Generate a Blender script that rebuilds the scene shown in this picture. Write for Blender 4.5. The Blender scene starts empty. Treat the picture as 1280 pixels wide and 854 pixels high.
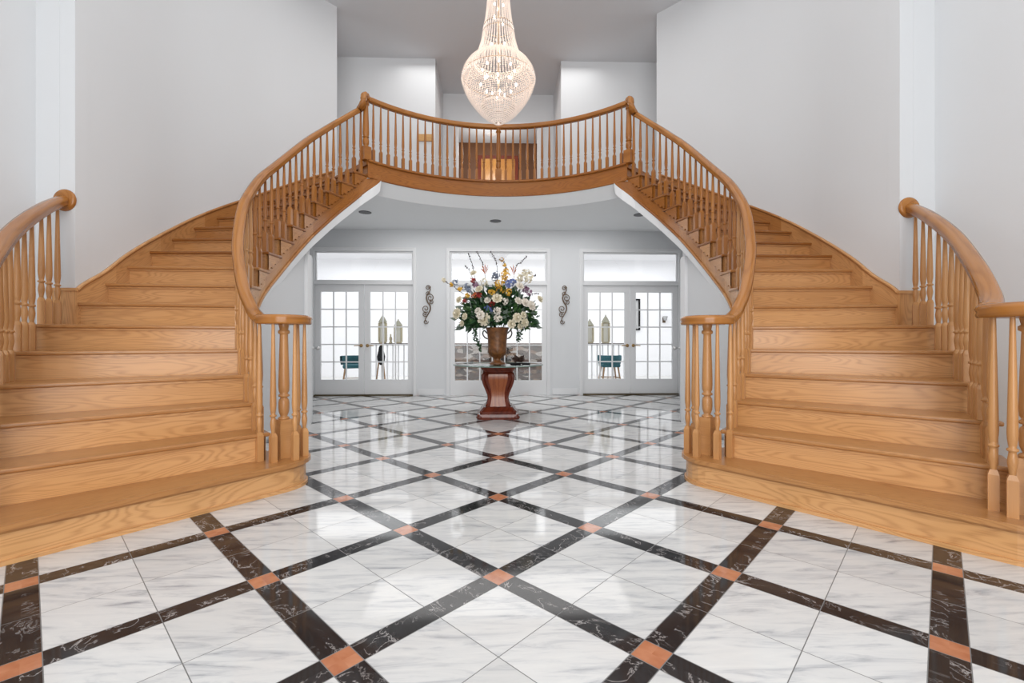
import bpy, math, random
from mathutils import Vector, Matrix
random.seed(7)
PI = math.pi
C = bpy.context.scene.collection
R = .19           # riser
FL = 3.42         # upper floor
HC = 3.056        # lower ceiling
UC = 6.06         # upper ceiling
YW = 8.45         # rear wall
# ------------------------------------------------------------------ mesh helper
class MB:
    def __init__(s):
        s.v = []; s.f = []; s.uv = []; s.sm = []
    def face(s, pts, uvs=None, smooth=False):
        i = len(s.v); s.v += [tuple(p) for p in pts]
        s.f.append(list(range(i, i+len(pts))))
        s.uv.append(uvs or [(p[0], p[1]) for p in pts]); s.sm.append(smooth)
    def grid(s, rows, uvrows=None, smooth=True, close=False):
        """rows: list of lists of points (shared verts)"""
        n = len(rows[0]); base = len(s.v)
        for r in rows: s.v += [tuple(p) for p in r]
        for j in range(len(rows)-1):
            for k in range(n if close else n-1):
                k2 = (k+1) % n
                s.f.append([base+j*n+k, base+j*n+k2, base+(j+1)*n+k2, base+(j+1)*n+k])
                if uvrows:
                    a, b = uvrows[j], uvrows[j+1]
                    kk = k+1
                    s.uv.append([a[k], a[kk], b[kk], b[k]])
                else: s.uv.append([(0, 0)]*4)
                s.sm.append(smooth)
    def prism(s, poly, z0, z1, ang=None, bottom=True):
        """poly CCW list of (x,y); grain direction ang"""
        if area(poly) < 0: poly = poly[::-1]
        ca, sa = (math.cos(ang), math.sin(ang)) if ang is not None else (1, 0)
        U = lambda p: (p[0]*ca+p[1]*sa, -p[0]*sa+p[1]*ca)
        s.face([(x, y, z1) for x, y in poly], [U(p) for p in poly])
        if bottom: s.face([(x, y, z0) for x, y in poly[::-1]], [U(p) for p in poly[::-1]])
        d = 0
        for i in range(len(poly)):
            a = poly[i]; b = poly[(i+1) % len(poly)]
            l = math.hypot(b[0]-a[0], b[1]-a[1])
            s.face([(a[0], a[1], z0), (b[0], b[1], z0), (b[0], b[1], z1), (a[0], a[1], z1)],
                   [(d, z0+9), (d+l, z0+9), (d+l, z1+9), (d, z1+9)])
            d += l
    def box(s, x0, x1, y0, y1, z0, z1, axis=None):
        if x0 > x1: x0, x1 = x1, x0
        if y0 > y1: y0, y1 = y1, y0
        P = [(x0,y0,z0),(x1,y0,z0),(x1,y1,z0),(x0,y1,z0),(x0,y0,z1),(x1,y0,z1),(x1,y1,z1),(x0,y1,z1)]
        if axis is None:
            d = (x1-x0, y1-y0, z1-z0); axis = d.index(max(d))
        def U(p):
            o = [c for i, c in enumerate(p) if i != axis]
            return (p[axis], o[0]+o[1])
        for q in ((0,3,2,1),(4,5,6,7),(0,1,5,4),(1,2,6,5),(2,3,7,6),(3,0,4,7)):
            pts = [P[i] for i in q]; s.face(pts, [U(p) for p in pts])
    def lathe(s, prof, c=(0,0,0), n=16, smooth=True, tilt=None):
        rows = []; uvr = []
        for r, z in prof:
            row = []
            for k in range(n):
                a = 2*PI*k/n
                p = Vector((r*math.cos(a), r*math.sin(a), z))
                if tilt: p = tilt @ p
                row.append((p[0]+c[0], p[1]+c[1], p[2]+c[2]))
            rows.append(row); uvr.append([(z, r*2*PI*k/n+c[0]) for k in range(n+1)])
        s.grid(rows, uvr, smooth, True)
        if prof[0][0] > 1e-4: s.face(rows[0][::-1], [(p[0], p[1]) for p in rows[0][::-1]])
        if prof[-1][0] > 1e-4: s.face(rows[-1], [(p[0], p[1]) for p in rows[-1]])
    def tube(s, pts, r, n=8, cap=True, taper=None):
        prof = [(math.cos(2*PI*k/n), math.sin(2*PI*k/n)) for k in range(n)]
        rs = [r*(taper(i/(len(pts)-1)) if taper else 1) for i in range(len(pts))]
        s.sweep(pts, prof, rs, cap, free=True)
    def sweep(s, pts, prof, scale=None, cap=True, free=False):
        """sweep profile (side, up) along pts; CCW seen against the direction of travel"""
        pts = [Vector(p) for p in pts]; n = len(pts)
        scale = scale or [1]*n; rows = []; uvr = []; d = 0
        pl = [0]
        for a, b in zip(prof, prof[1:]+prof[:1]): pl.append(pl[-1]+math.hypot(b[0]-a[0], b[1]-a[1]))
        last = None
        for i, p in enumerate(pts):
            t = (pts[min(i+1, n-1)]-pts[max(i-1, 0)]).normalized()
            if free:
                if last is None:
                    last = Vector((0,0,1)) if abs(t.z) < .9 else Vector((1,0,0))
                side = t.cross(last).normalized(); up = side.cross(t).normalized(); last = up
            else:
                h = Vector((t.x, t.y, 0))
                if h.length < 1e-3: h = last or Vector((1,0,0))
                h.normalize(); last = h
                side = Vector((h.y, -h.x, 0)); up = side.cross(t).normalized()
            if i: d += (pts[i]-pts[i-1]).length
            rows.append([p+side*(a*scale[i])+up*(b*scale[i]) for a, b in prof])
            uvr.append([(d, q*(scale[i])) for q in pl])
        s.grid(rows, uvr, True, True)
        if cap:
            s.face(rows[0][::-1], [(q[0], q[1]) for q in prof[::-1]]); s.face(rows[-1], [(q[0], q[1]) for q in prof])
    def blob(s, c, r, seg=6, ring=4, sq=(1,1,1)):
        rows = []
        for j in range(ring+1):
            th = PI*j/ring; rr = max(math.sin(th), .02)
            rows.append([(c[0]+r*sq[0]*rr*math.cos(2*PI*k/seg), c[1]+r*sq[1]*rr*math.sin(2*PI*k/seg), c[2]-r*sq[2]*math.cos(th)) for k in range(seg)])
        s.grid(rows, None, True, True)
    def octa(s, c, r, h):
        b = len(s.v); x, y, z = c
        s.v += [(x+r,y,z),(x,y+r,z),(x-r,y,z),(x,y-r,z),(x,y,z+h),(x,y,z-h)]
        for a, d in ((0,1),(1,2),(2,3),(3,0)):
            s.f += [[b+a, b+d, b+4], [b+d, b+a, b+5]]; s.uv += [[(0,0)]*3]*2; s.sm += [False]*2
    def build(s, name, mat, parent=None, mirror=False, bevel=None, offset=None, smooth=None):
        me = bpy.data.meshes.new(name)
        v = s.v; f = s.f; uv = s.uv
        if offset: v = [(a-offset[0], b-offset[1], c-offset[2]) for a, b, c in v]
        if mirror:
            v = [(-a, b, c) for a, b, c in v]; f = [q[::-1] for q in f]; uv = [q[::-1] for q in uv]
        me.from_pydata(v, [], f)
        l = me.uv_layers.new(name='UVMap')
        fl = [c for q in uv for p in q for c in p]
        l.data.foreach_set('uv', fl)
        me.polygons.foreach_set('use_smooth', s.sm)
        me.materials.append(mat); me.update()
        o = bpy.data.objects.new(name, me); C.objects.link(o)
        if offset: o.location = ((-offset[0] if mirror else offset[0]), offset[1], offset[2])
        if parent is not None:
            o.parent = parent
        q = parent; wl = Vector((0,0,0))
        while q is not None: wl += Vector(q.location); q = q.parent
        if parent is not None: o.location = Vector(o.location) - wl
        if bevel:
            m = o.modifiers.new('b', 'BEVEL'); m.width = bevel; m.segments = 3; m.limit_method = 'ANGLE'
            m.angle_limit = math.radians(50); m.harden_normals = False
            w = o.modifiers.new('w', 'WELD'); w.merge_threshold = 1e-5
            o.modifiers.move(1, 0)
        return o
def area(p): return sum(a[0]*b[1]-b[0]*a[1] for a, b in zip(p, p[1:]+p[:1]))/2
def empty(name, loc, label=None, cat=None, group=None, kind=None):
    o = bpy.data.objects.new(name, None); C.objects.link(o); o.location = loc; o.empty_display_size = .1
    return tag(o, label, cat, group, kind)
def tag(o, label=None, cat=None, group=None, kind=None):
    if label: o['label'] = label
    if cat: o['category'] = cat
    if group: o['group'] = group
    if kind: o['kind'] = kind
    return o
def struct(o, label=None):
    o['kind'] = 'structure'
    if label: o['label'] = label; 
    return o
# ------------------------------------------------------------------ materials
def newmat(name):
    m = bpy.data.materials.new(name); m.use_nodes = True
    nt = m.node_tree; b = nt.nodes['Principled BSDF']
    return m, nt, b
def plain(name, col, rough=.5, metal=0, spec=.5, em=None, es=0, bump=0, bscale=60, vary=.0):
    m, nt, b = newmat(name)
    b.inputs['Base Color'].default_value = (*col, 1); b.inputs['Roughness'].default_value = rough
    b.inputs['Metallic'].default_value = metal; b.inputs['Specular IOR Level'].default_value = spec
    if em: b.inputs['Emission Color'].default_value = (*em, 1); b.inputs['Emission Strength'].default_value = es
    N = nt.nodes.new; L = nt.links.new
    tc = N('ShaderNodeTexCoord'); nz = N('ShaderNodeTexNoise'); nz.inputs['Scale'].default_value = bscale
    L(tc.outputs['Object'], nz.inputs['Vector'])
    if vary:
        mx = N('ShaderNodeMix'); mx.data_type = 'RGBA'
        mx.inputs[6].default_value = (*[c*(1-vary) for c in col], 1); mx.inputs[7].default_value = (*[min(1, c*(1+vary)) for c in col], 1)
        L(nz.outputs['Fac'], mx.inputs[0]); L(mx.outputs[2], b.inputs['Base Color'])
    if bump:
        bp = N('ShaderNodeBump'); bp.inputs['Strength'].default_value = bump; bp.inputs['Distance'].default_value = .01
        L(nz.outputs['Fac'], bp.inputs['Height']); L(bp.outputs[0], b.inputs['Normal'])
    return m
def math_node(nt, op, a, b=None):
    n = nt.nodes.new('ShaderNodeMath'); n.operation = op
    for i, x in enumerate((a, b)):
        if x is None: continue
        if isinstance(x, (int, float)): n.inputs[i].default_value = x
        else: nt.links.new(x, n.inputs[i])
    return n.outputs[0]
def wood(name, light, mid, dark, rough=.28, ring=1.0):
    m, nt, b = newmat(name); N = nt.nodes.new; L = nt.links.new
    uv = N('ShaderNodeUVMap'); oi = N('ShaderNodeObjectInfo'); sep = N('ShaderNodeSeparateXYZ'); L(uv.outputs[0], sep.inputs[0])
    M = lambda op, a, c=None: math_node(nt, op, a, c)
    off = M('MULTIPLY', oi.outputs['Random'], 37.0)
    def vec(su, sv):
        c = N('ShaderNodeCombineXYZ'); L(M('MULTIPLY', M('ADD', sep.outputs[0], off), su), c.inputs[0])
        L(M('MULTIPLY', M('ADD', sep.outputs[1], off), sv), c.inputs[1]); L(off, c.inputs[2]); return c.outputs[0]
    n1 = N('ShaderNodeTexNoise'); n1.inputs['Scale'].default_value = 1; n1.inputs['Detail'].default_value = 1.5
    n1.inputs['Roughness'].default_value = .4; L(vec(1.1, 7.5), n1.inputs['Vector'])
    rings = M('SINE', M('MULTIPLY', n1.outputs['Fac'], 150.0*ring))
    rings = M('POWER', M('MULTIPLY', M('ADD', rings, 1.0), .5), 2.2)
    n2 = N('ShaderNodeTexNoise'); n2.inputs['Scale'].default_value = 1; n2.inputs['Detail'].default_value = 3
    L(vec(7, 260), n2.inputs['Vector'])
    n3 = N('ShaderNodeTexNoise'); n3.inputs['Scale'].default_value = 1; n3.inputs['Detail'].default_value = 2
    L(vec(.7, 4), n3.inputs['Vector'])
    r1 = N('ShaderNodeValToRGB'); r1.color_ramp.elements[0].position = .3; r1.color_ramp.elements[0].color = (*mid, 1)
    r1.color_ramp.elements[1].position = .7; r1.color_ramp.elements[1].color = (*light, 1); L(n3.outputs['Fac'], r1.inputs[0])
    fac = M('MULTIPLY', M('ADD', M('MULTIPLY', rings, .62), .25), M('MULTIPLY', n2.outputs['Fac'], 1.0))
    mx = N('ShaderNodeMix'); mx.data_type = 'RGBA'; L(fac, mx.inputs[0]); L(r1.outputs[0], mx.inputs[6]); mx.inputs[7].default_value = (*dark, 1)
    L(mx.outputs[2], b.inputs['Base Color'])
    b.inputs['Roughness'].default_value = rough; b.inputs['Coat Weight'].default_value = .12; b.inputs['Specular IOR Level'].default_value = .4; b.inputs['Coat Roughness'].default_value = .15
    bp = N('ShaderNodeBump'); bp.inputs['Strength'].default_value = .08; bp.inputs['Distance'].default_value = .002
    L(n2.outputs['Fac'], bp.inputs['Height']); L(bp.outputs[0], b.inputs['Normal'])
    return m
OAK = wood('oak_light', (.74,.42,.19), (.65,.345,.135), (.34,.14,.042))
TREADS = [wood('oak_tread_%d' % i, *c) for i, c in enumerate((((.50,.25,.092),(.43,.195,.062),(.26,.10,.028)), ((.33,.125,.026),(.25,.085,.015),(.12,.035,.007))))]  # tread oak darkened to shade it against the risers, more so higher up
OAKD = wood('oak_shaded', (.40,.145,.024), (.30,.095,.013), (.12,.033,.005))  # same oak with the dimmer light upstairs put into its colour
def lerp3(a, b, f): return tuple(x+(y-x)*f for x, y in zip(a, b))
OAKS = [wood('oak_step_%d' % i, *[lerp3(p, q, i/4) for p, q in (((.74,.42,.19),(.41,.155,.028)), ((.65,.345,.135),(.32,.11,.018)), ((.34,.14,.042),(.14,.042,.008)))]) for i in range(5)]  # oak darkens up the flight, shade painted into the steps
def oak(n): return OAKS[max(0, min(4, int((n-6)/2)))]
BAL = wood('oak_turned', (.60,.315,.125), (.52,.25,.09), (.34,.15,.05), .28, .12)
BALD = wood('oak_turned_shaded', (.42,.165,.030), (.34,.12,.018), (.18,.055,.009), .28, .12)  # shaded copy of the turned oak for the upper balusters
RAIL = wood('oak_rail', (.46,.195,.046), (.36,.135,.026), (.20,.068,.013), .2, .35)
CHERRY = wood('cherry', (.23,.045,.018), (.13,.02,.009), (.035,.006,.004), .18, .4)
WALL = plain('wall_paint', (.70,.718,.738), .75, spec=.2, vary=.02, bscale=.8)
CEIL = plain('ceiling_paint', (.68,.715,.75), .85, spec=.1, vary=.02, bscale=.8)
CEIL2 = plain('lower_ceiling_paint', (.86,.875,.89), .85, spec=.1, vary=.02, bscale=.8)
TRIM = plain('trim_paint', (.76,.77,.785), .4, spec=.4)
SOFF = plain('soffit_paint', (.88,.90,.92), .7, spec=.2)
BRIGHT = plain('bright_room_glow', (.88,.88,.9), .8, em=(1,1,1), es=.12)  # walls glow faintly so the room behind the glass looks lit
BRASS = plain('brass', (.55,.36,.16), .28, 1)
BRONZE = plain('dark_bronze', (.16,.11,.075), .4, .8, vary=.3)
BLACK = plain('black', (.008,.008,.009), .7, spec=.1)
def thin_glass(name, tint, refl=.07):
    m, nt, b = newmat(name); N = nt.nodes.new; L = nt.links.new
    t = N('ShaderNodeBsdfTransparent'); t.inputs[0].default_value = (*tint, 1)
    g = N('ShaderNodeBsdfGlossy'); g.inputs['Roughness'].default_value = .02
    fr = N('ShaderNodeFresnel'); fr.inputs[0].default_value = 1.45
    mx = N('ShaderNodeMixShader'); L(math_node(nt, 'ADD', fr.outputs[0], refl-.04), mx.inputs[0]); L(t.outputs[0], mx.inputs[1]); L(g.outputs[0], mx.inputs[2])
    L(mx.outputs[0], nt.nodes['Material Output'].inputs[0]); return m
GLASS = thin_glass('window_glass', (.97,.98,.98), .05)
TGLASS = thin_glass('table_glass', (.72,.84,.79), .10)
def floor_mat():
    m, nt, b = newmat('marble_floor'); N = nt.nodes.new; L = nt.links.new
    M = lambda op, a, c=None: math_node(nt, op, a, c)
    geo = N('ShaderNodeNewGeometry'); sep = N('ShaderNodeSeparateXYZ'); L(geo.outputs['Position'], sep.inputs[0])
    X, Y = sep.outputs[0], M('ADD', sep.outputs[1], .026)
    p = .70711; q = .70711
    a = M('MULTIPLY', M('ADD', X, Y), q); bb = M('MULTIPLY', M('SUBTRACT', Y, X), q)
    def cell(v):
        s = M('DIVIDE', M('ADD', v, 50*p), p)          # nodes at integers
        fr = M('FRACT', M('ADD', s, .5)); d = M('MULTIPLY', M('ABSOLUTE', M('SUBTRACT', fr, .5)), p)   # metres from band centre
        idx = M('FLOOR', M('MULTIPLY', s, 2.0)); return d, idx
    da, ia = cell(a); db, ib = cell(bb); w = .05; g = .0016
    ba = M('LESS_THAN', da, w); bbn = M('LESS_THAN', db, w)
    band = M('MAXIMUM', ba, bbn); orange = M('MULTIPLY', ba, bbn)
    gl = lambda d, at: M('LESS_THAN', M('ABSOLUTE', M('SUBTRACT', d, at)), g)
    grout = M('MAXIMUM', M('MAXIMUM', gl(da, w), gl(db, w)), M('MAXIMUM', gl(da, p/2), gl(db, p/2)))
    rnd = N('ShaderNodeTexWhiteNoise'); rnd.noise_dimensions = '2D'; cv = N('ShaderNodeCombineXYZ'); L(ia, cv.inputs[0]); L(ib, cv.inputs[1]); L(cv.outputs[0], rnd.inputs[0])
    rv = rnd.outputs['Value']; ro = M('MULTIPLY', rv, 31.0)
    def noise(sx, sy, det, rough=.5, dist=0):
        c = N('ShaderNodeCombineXYZ'); L(M('MULTIPLY', M('ADD', sep.outputs[0], M('MULTIPLY', sep.outputs[1], .18)), sx), c.inputs[0]); L(M('MULTIPLY', sep.outputs[1], sy), c.inputs[1]); L(ro, c.inputs[2])
        n = N('ShaderNodeTexNoise'); n.inputs['Scale'].default_value = 1; n.inputs['Detail'].default_value = det
        n.inputs['Roughness'].default_value = rough; n.inputs['Distortion'].default_value = dist; L(c.outputs[0], n.inputs['Vector']); return n.outputs['Fac']
    def ramp(v, *st):
        r = N('ShaderNodeValToRGB'); cr = r.color_ramp
        while len(cr.elements) < len(st): cr.elements.new(.5)
        for e, (pp, c) in zip(cr.elements, st): e.position = pp; e.color = (*c, 1)
        L(v, r.inputs[0]); return r.outputs[0]
    wn = noise(3.5, 22, 7, .66, .7)
    white = ramp(wn, (.28,(.33,.34,.36)), (.40,(.55,.555,.565)), (.51,(.66,.66,.655)), (.7,(.72,.715,.70)))
    vein = noise(7, 7, 5, .6, 1.0)
    v1 = M('ABSOLUTE', M('SUBTRACT', vein, .5))
    blk = ramp(v1, (0,(.40,.38,.37)), (.008,(.15,.14,.14)), (.02,(.03,.028,.029)), (.2,(.018,.017,.018)))
    msk = noise(3, 3, 2); mk = ramp(msk, (.40,(0,0,0)), (.55,(1,1,1)))
    mb = N('ShaderNodeMix'); mb.data_type = 'RGBA'; L(mk, mb.inputs[0]); mb.inputs[6].default_value = (.02,.019,.02,1); L(blk, mb.inputs[7])
    org = ramp(noise(12, 12, 4), (.3,(.42,.15,.072)), (.7,(.56,.25,.14)))
    def mix(f, a, c):
        n = N('ShaderNodeMix'); n.data_type = 'RGBA'; L(f, n.inputs[0]); L(a, n.inputs[6])
        if isinstance(c, tuple): n.inputs[7].default_value = (*c, 1)
        else: L(c, n.inputs[7])
        return n.outputs[2]
    tone = N('ShaderNodeHueSaturation'); L(white, tone.inputs['Color']); L(M('ADD', M('MULTIPLY', rv, .12), .92), tone.inputs['Value'])
    col = mix(band, tone.outputs[0], mb.outputs[2]); col = mix(orange, col, org); col = mix(grout, col, (.17,.17,.17))
    L(col, b.inputs['Base Color']); L(M('ADD', M('MULTIPLY', grout, .3), .07), b.inputs['Roughness'])
    b.inputs['Specular IOR Level'].default_value = .42
    bp = N('ShaderNodeBump'); bp.inputs['Strength'].default_value = .15; bp.inputs['Distance'].default_value = .002; bp.invert = True
    L(grout, bp.inputs['Height']); L(bp.outputs[0], b.inputs['Normal'])
    return m
FLOOR = floor_mat()
def stone_mat():
    m, nt, b = newmat('rubble_stone'); N = nt.nodes.new; L = nt.links.new
    tc = N('ShaderNodeTexCoord'); mp = N('ShaderNodeMapping'); mp.inputs['Scale'].default_value = (6, 1, 15); L(tc.outputs['Object'], mp.inputs[0])
    v = N('ShaderNodeTexVoronoi'); v.inputs['Scale'].default_value = 1; L(mp.outputs[0], v.inputs['Vector'])
    r = N('ShaderNodeValToRGB'); cr = r.color_ramp
    for i in range(3): cr.elements.new(.5)
    for e, (p, c) in zip(cr.elements, ((0,(.008,.005,.004)), (.3,(.07,.025,.012)), (.5,(.02,.012,.008)), (.72,(.22,.13,.08)), (.92,(.40,.36,.33)))): e.position = p; e.color = (*c, 1)
    s = N('ShaderNodeSeparateColor'); L(v.outputs['Color'], s.inputs[0]); L(s.outputs[0], r.inputs[0]); L(r.outputs[0], b.inputs['Base Color']); return m
STONE = stone_mat()
# ------------------------------------------------------------------ stair plan (positive X side; mirrored for the other)
IN = {1:(1.45,3.05),2:(1.59,3.23),3:(1.74,3.40),4:(1.88,3.55),5:(2.0,3.70),6:(2.10,3.85),7:(2.17,4.01),8:(2.22,4.17),9:(2.25,4.36),10:(2.27,4.57),11:(2.262,4.80),
      12:(2.235,5.01),13:(2.195,5.21),14:(2.145,5.41),15:(2.075,5.615),16:(1.99,5.805),17:(1.88,5.98),18:(1.755,6.13),19:(1.6,6.245)}
OUT = {1:(2.36,2.0),2:(2.61,2.20),3:(2.80,2.44),4:(2.99,2.70),5:(3.18,3.00),6:(3.40,3.37),7:(3.43,3.80),8:(3.435,4.07),9:(3.44,4.31),10:(3.445,4.59),11:(3.44,4.89),12:(3.405,5.18),
       13:(3.335,5.48),14:(3.235,5.79),15:(3.11,6.09),16:(2.95,6.36),17:(2.76,6.62),18:(2.53,6.88),19:(2.3,7.1)}
def cr(tab, t):
    k0, k1 = min(tab), max(tab); t = max(k0, min(k1-1e-6, t)); i = int(t); f = t-i
    p = [Vector((*tab[max(k0, min(k1, j))], 0)) for j in (i-1, i, i+1, i+2)]
    return .5*((2*p[1])+(p[2]-p[0])*f+(2*p[0]-5*p[1]+4*p[2]-p[3])*f*f+(-p[0]+3*p[1]-3*p[2]+p[3])*f**3)
def inn(t, off=0):                 # off: outwards (into the stair)
    p = cr(IN, t); d = cr(IN, t+.05)-cr(IN, t-.05); d.normalize(); nrm = Vector((d.y, -d.x, 0))
    return p+nrm*off
def outw(t, off=0):                # wall curve, t >= 7 ; off: outwards
    tab = {k: v for k, v in OUT.items() if k >= 7}
    p = cr(tab, t); d = cr(tab, t+.05)-cr(tab, t-.05); d.normalize(); return p+Vector((d.y, -d.x, 0))*off
def zb(t): return max(0.0, R*t-.42-max(0, 9.6-t)*.02)
T = .03
# =================================================================== SETTING
def sbuild(mb, name, mat, **k): return struct(mb.build(name, mat, **k))
m = MB(); m.box(-6, 6, -3, YW+.02, -.1, 0); sbuild(m, 'floor', FLOOR)
# rear wall with three openings
m = MB(); tz = 2.66
m.box(-3.75, -3.37, YW, YW+.14, 0, HC+.2); m.box(3.37, 3.75, YW, YW+.14, 0, HC+.2)
m.box(-1.57, -.9, YW, YW+.14, 0, HC+.2); m.box(.9, 1.57, YW, YW+.14, 0, HC+.2)
for a, b in ((-3.37,-1.57),(-.9,.9),(1.57,3.37)): m.box(a, b, YW, YW+.14, tz, HC+.2)
sbuild(m, 'wall_rear', WALL)
# lower hall side walls
for s, nm in ((1,'right'),(-1,'left')):
    m = MB(); m.box(3.6, 3.72, 5.70, YW, 0, HC); sbuild(m, 'wall_hall_'+nm, WALL, mirror=s < 0)
    # wall below the stair: follows the string, then runs straight back, then turns outwards
    m = MB(); path = [inn(t*.25, T+.012) for t in range(10, 44)]
    rows = [[(p.x, p.y, 0), (p.x, p.y, zb(2.5+i*.25)+.02)] for i, p in enumerate(path)]
    m.grid([r[::-1] for r in rows])
    a = path[-1]; st = [(2.31, 4.72, 10.6), (2.31, 5.0, 11.9), (2.31, 5.3, 13.3), (2.31, 5.64, 15.0)]
    pr = (a.x, a.y, 10.75)
    for b in st[1:]:
        m.face([(pr[0],pr[1],0), (pr[0],pr[1],zb(pr[2])-.03), (b[0],b[1],zb(b[2])-.03), (b[0],b[1],0)]); pr = b
    m.prism([(2.31,5.64),(3.62,5.64),(3.62,5.74),(2.31,5.74)], 0, 2.05)
    m.face([(2.31,5.66,2.0),(3.6,5.66,2.0),(3.6,5.66,2.14),(2.31,5.66,2.38)])
    m.face([(2.312,5.30,1.6),(2.312,5.66,1.6),(2.312,5.66,2.38),(2.312,5.30,2.12)])
    sbuild(m, 'wall_under_stair_'+nm, WALL, mirror=s < 0)
    m = MB()      # its baseboard
    pth = [inn(t*.25, T+.004) for t in range(10, 44, 2)]+[Vector((2.302,4.95,0)), Vector((2.302,5.3,0)), Vector((2.302,5.645,0))]
    m.sweep([(p.x, p.y, 0) for p in pth], [(-.004,0),(-.004,.1),(.006,.11),(.006,0)][::-1]); sbuild(m, 'baseboard_stair_'+nm, TRIM, mirror=s < 0)
    # closet door casing and knob at the far end of that wall
    m = MB(); m.box(2.27, 2.312, 5.50, 5.60, 0, 2.05); m.box(2.29, 2.312, 5.60, 5.66, 0, 2.06)
    dn = sbuild(m, 'trim_%d' % (1 if s < 0 else 2), TRIM, mirror=s < 0)
    # door standing open behind the corner, only its edge and knob show
    m = MB(); m.box(2.33, 3.1, 5.745, 5.785, .01, 2.03)
    d = sbuild(m, 'door_%d' % (5 if s < 0 else 6), TRIM, mirror=s < 0)
    k = MB(); Rm = Matrix.Rotation(PI/2, 3, 'Y'); k.lathe([(.001,-.115),(.02,-.11),(.028,-.095),(.022,-.078),(.01,-.072),(.009,-.03),(.024,-.026),(.024,-.018)], (2.345,5.765,.92), 12, tilt=Rm)
    k.build('door_knob', plain('satin_nickel', (.6,.6,.6), .3, 1), d, mirror=s < 0)
    # curved stair well wall
    m = MB(); n = 48
    ts = [7+i*(11.35)/n for i in range(n+1)]
    lo = lambda t: 0 if t < 14 else zb(t)-.1
    m.grid([[(outw(t).x, outw(t).y, UC), (outw(t).x, outw(t).y, lo(t))] for t in ts])
    m.grid([[(outw(t,.12).x, outw(t,.12).y, lo(t)), (outw(t,.12).x, outw(t,.12).y, UC)] for t in ts])
    e0, e1 = outw(ts[-1]), outw(ts[-1], .12)
    m.face([(e0.x,e0.y,HC),(e0.x,e0.y,UC),(e1.x,e1.y,UC),(e1.x,e1.y,HC)])
    sbuild(m, 'wall_curved_'+nm, WALL, mirror=s < 0)
    # wall that faces the entrance, beside the foot of the stair, and the side wall of the entrance
    m = MB(); m.box(3.43, 3.90, 3.80, 3.92, 0, UC); sbuild(m, 'wall_return_'+nm, WALL, mirror=s < 0)
    m = MB(); m.box(3.74, 3.86, -2.4, 3.80, 0, UC); sbuild(m, 'wall_'+nm, WALL, mirror=s < 0)
    m = MB(); m.box(3.722, 3.74, -2.3, 3.8, 0, .13); sbuild(m, 'baseboard_'+nm, TRIM, mirror=s < 0)
    # upper hall
    m = MB(); m.box(1.13, 3.75, 8.2, 8.32, FL, UC); m.box(1.13, 1.25, 8.32, 9.35, FL, UC); m.box(3.66, 3.78, 6.5, 8.2, FL, UC)
    sbuild(m, 'wall_upper_'+nm, WALL, mirror=s < 0)
# front wall behind the camera, glazed
m = MB(); m.box(-3.86,-2.0,-2.52,-2.4,0,UC); m.box(2.0,3.86,-2.52,-2.4,0,UC); m.box(-2,2,-2.52,-2.4,5.0,UC); sbuild(m, 'wall_front', WALL)
m = MB()
for x in (-2,-1,0,1,1.96): m.box(x-.02 if x>-2 else x, x+.04, -2.5,-2.42, 0, 5.0)
for z in (0,2.2,3.6,4.94): m.box(-2,2,-2.49,-2.43,z,z+.06)
wf = sbuild(m, 'window_5', TRIM)
m = MB(); m.face([(-2,-2.46,0),(2,-2.46,0),(2,-2.46,5),(-2,-2.46,5)]); m.build('pane', GLASS, wf)
# upper recess with doorway
m = MB(); m.box(-1.25,-.83,9.35,9.47,FL,UC); m.box(.81,1.25,9.35,9.47,FL,UC); m.box(-.83,.81,9.35,9.47,5.40,UC); sbuild(m, 'wall_upper_rear', WALL)
m = MB(); m.box(-.93,-.83,9.32,9.36,FL,5.40); m.box(.81,.91,9.32,9.36,FL,5.40); m.box(-.93,.91,9.32,9.36,5.40,5.48); m.box(-.845,-.825,9.34,9.5,FL,5.4); m.box(.805,.825,9.34,9.5,FL,5.4); sbuild(m, 'trim_3', TRIM)
BROWN = plain('brown_wall', (.125,.05,.018), .5, vary=.2, bscale=3)
m = MB(); m.box(-2.2,2.2,11.2,11.3,FL,5.9); m.box(-2.2,-2.1,9.47,11.2,FL,5.9); m.box(2.1,2.2,9.47,11.2,FL,5.9); sbuild(m, 'wall_study', BROWN)
m = MB(); m.box(-2.2,2.2,9.47,11.3,5.86,5.98); sbuild(m, 'ceiling_study', plain('study_ceiling', (.62,.67,.72), .8))
# ceilings
m = MB(); m.box(-3.9, 3.9, -2.52, 9.5, UC, UC+.1); sbuild(m, 'ceiling', CEIL)
# balcony edge arc (same for rail, fascia, slab)
NWX, NWY, CY = 1.735, 6.115, 6.865
sag = CY-NWY; RB = (NWX**2+sag**2)/(2*sag); A0 = math.asin(NWX/RB)
def arc(t, off=0):                 # t -1..1 ; off: towards the rear
    a = t*A0; return ((RB+off)*math.sin(a), CY-RB+(RB+off)*math.cos(a))
NA = 48
arcp = lambda off, n=NA: [arc(-1+2*i/n, off) for i in range(n+1)]
# upper floor slab (oak) : hall floor beyond the balustrade
poly = arcp(.0)+[(1.755,6.13),(2.53,6.88),(2.6,7.0),(3.7,7.0),(3.7,8.2),(1.13,8.2),(1.13,9.4),(2.1,9.4),(2.1,11.2)]
poly = poly+[(-x, y) for x, y in poly[::-1] if not any(abs(x-p[0])<1e-6 and abs(y-p[1])<1e-6 for p in arcp(.0))]
m = MB(); m.prism(poly, FL-.06, FL, 0); sbuild(m, 'floor_upper', OAKD)
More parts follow.
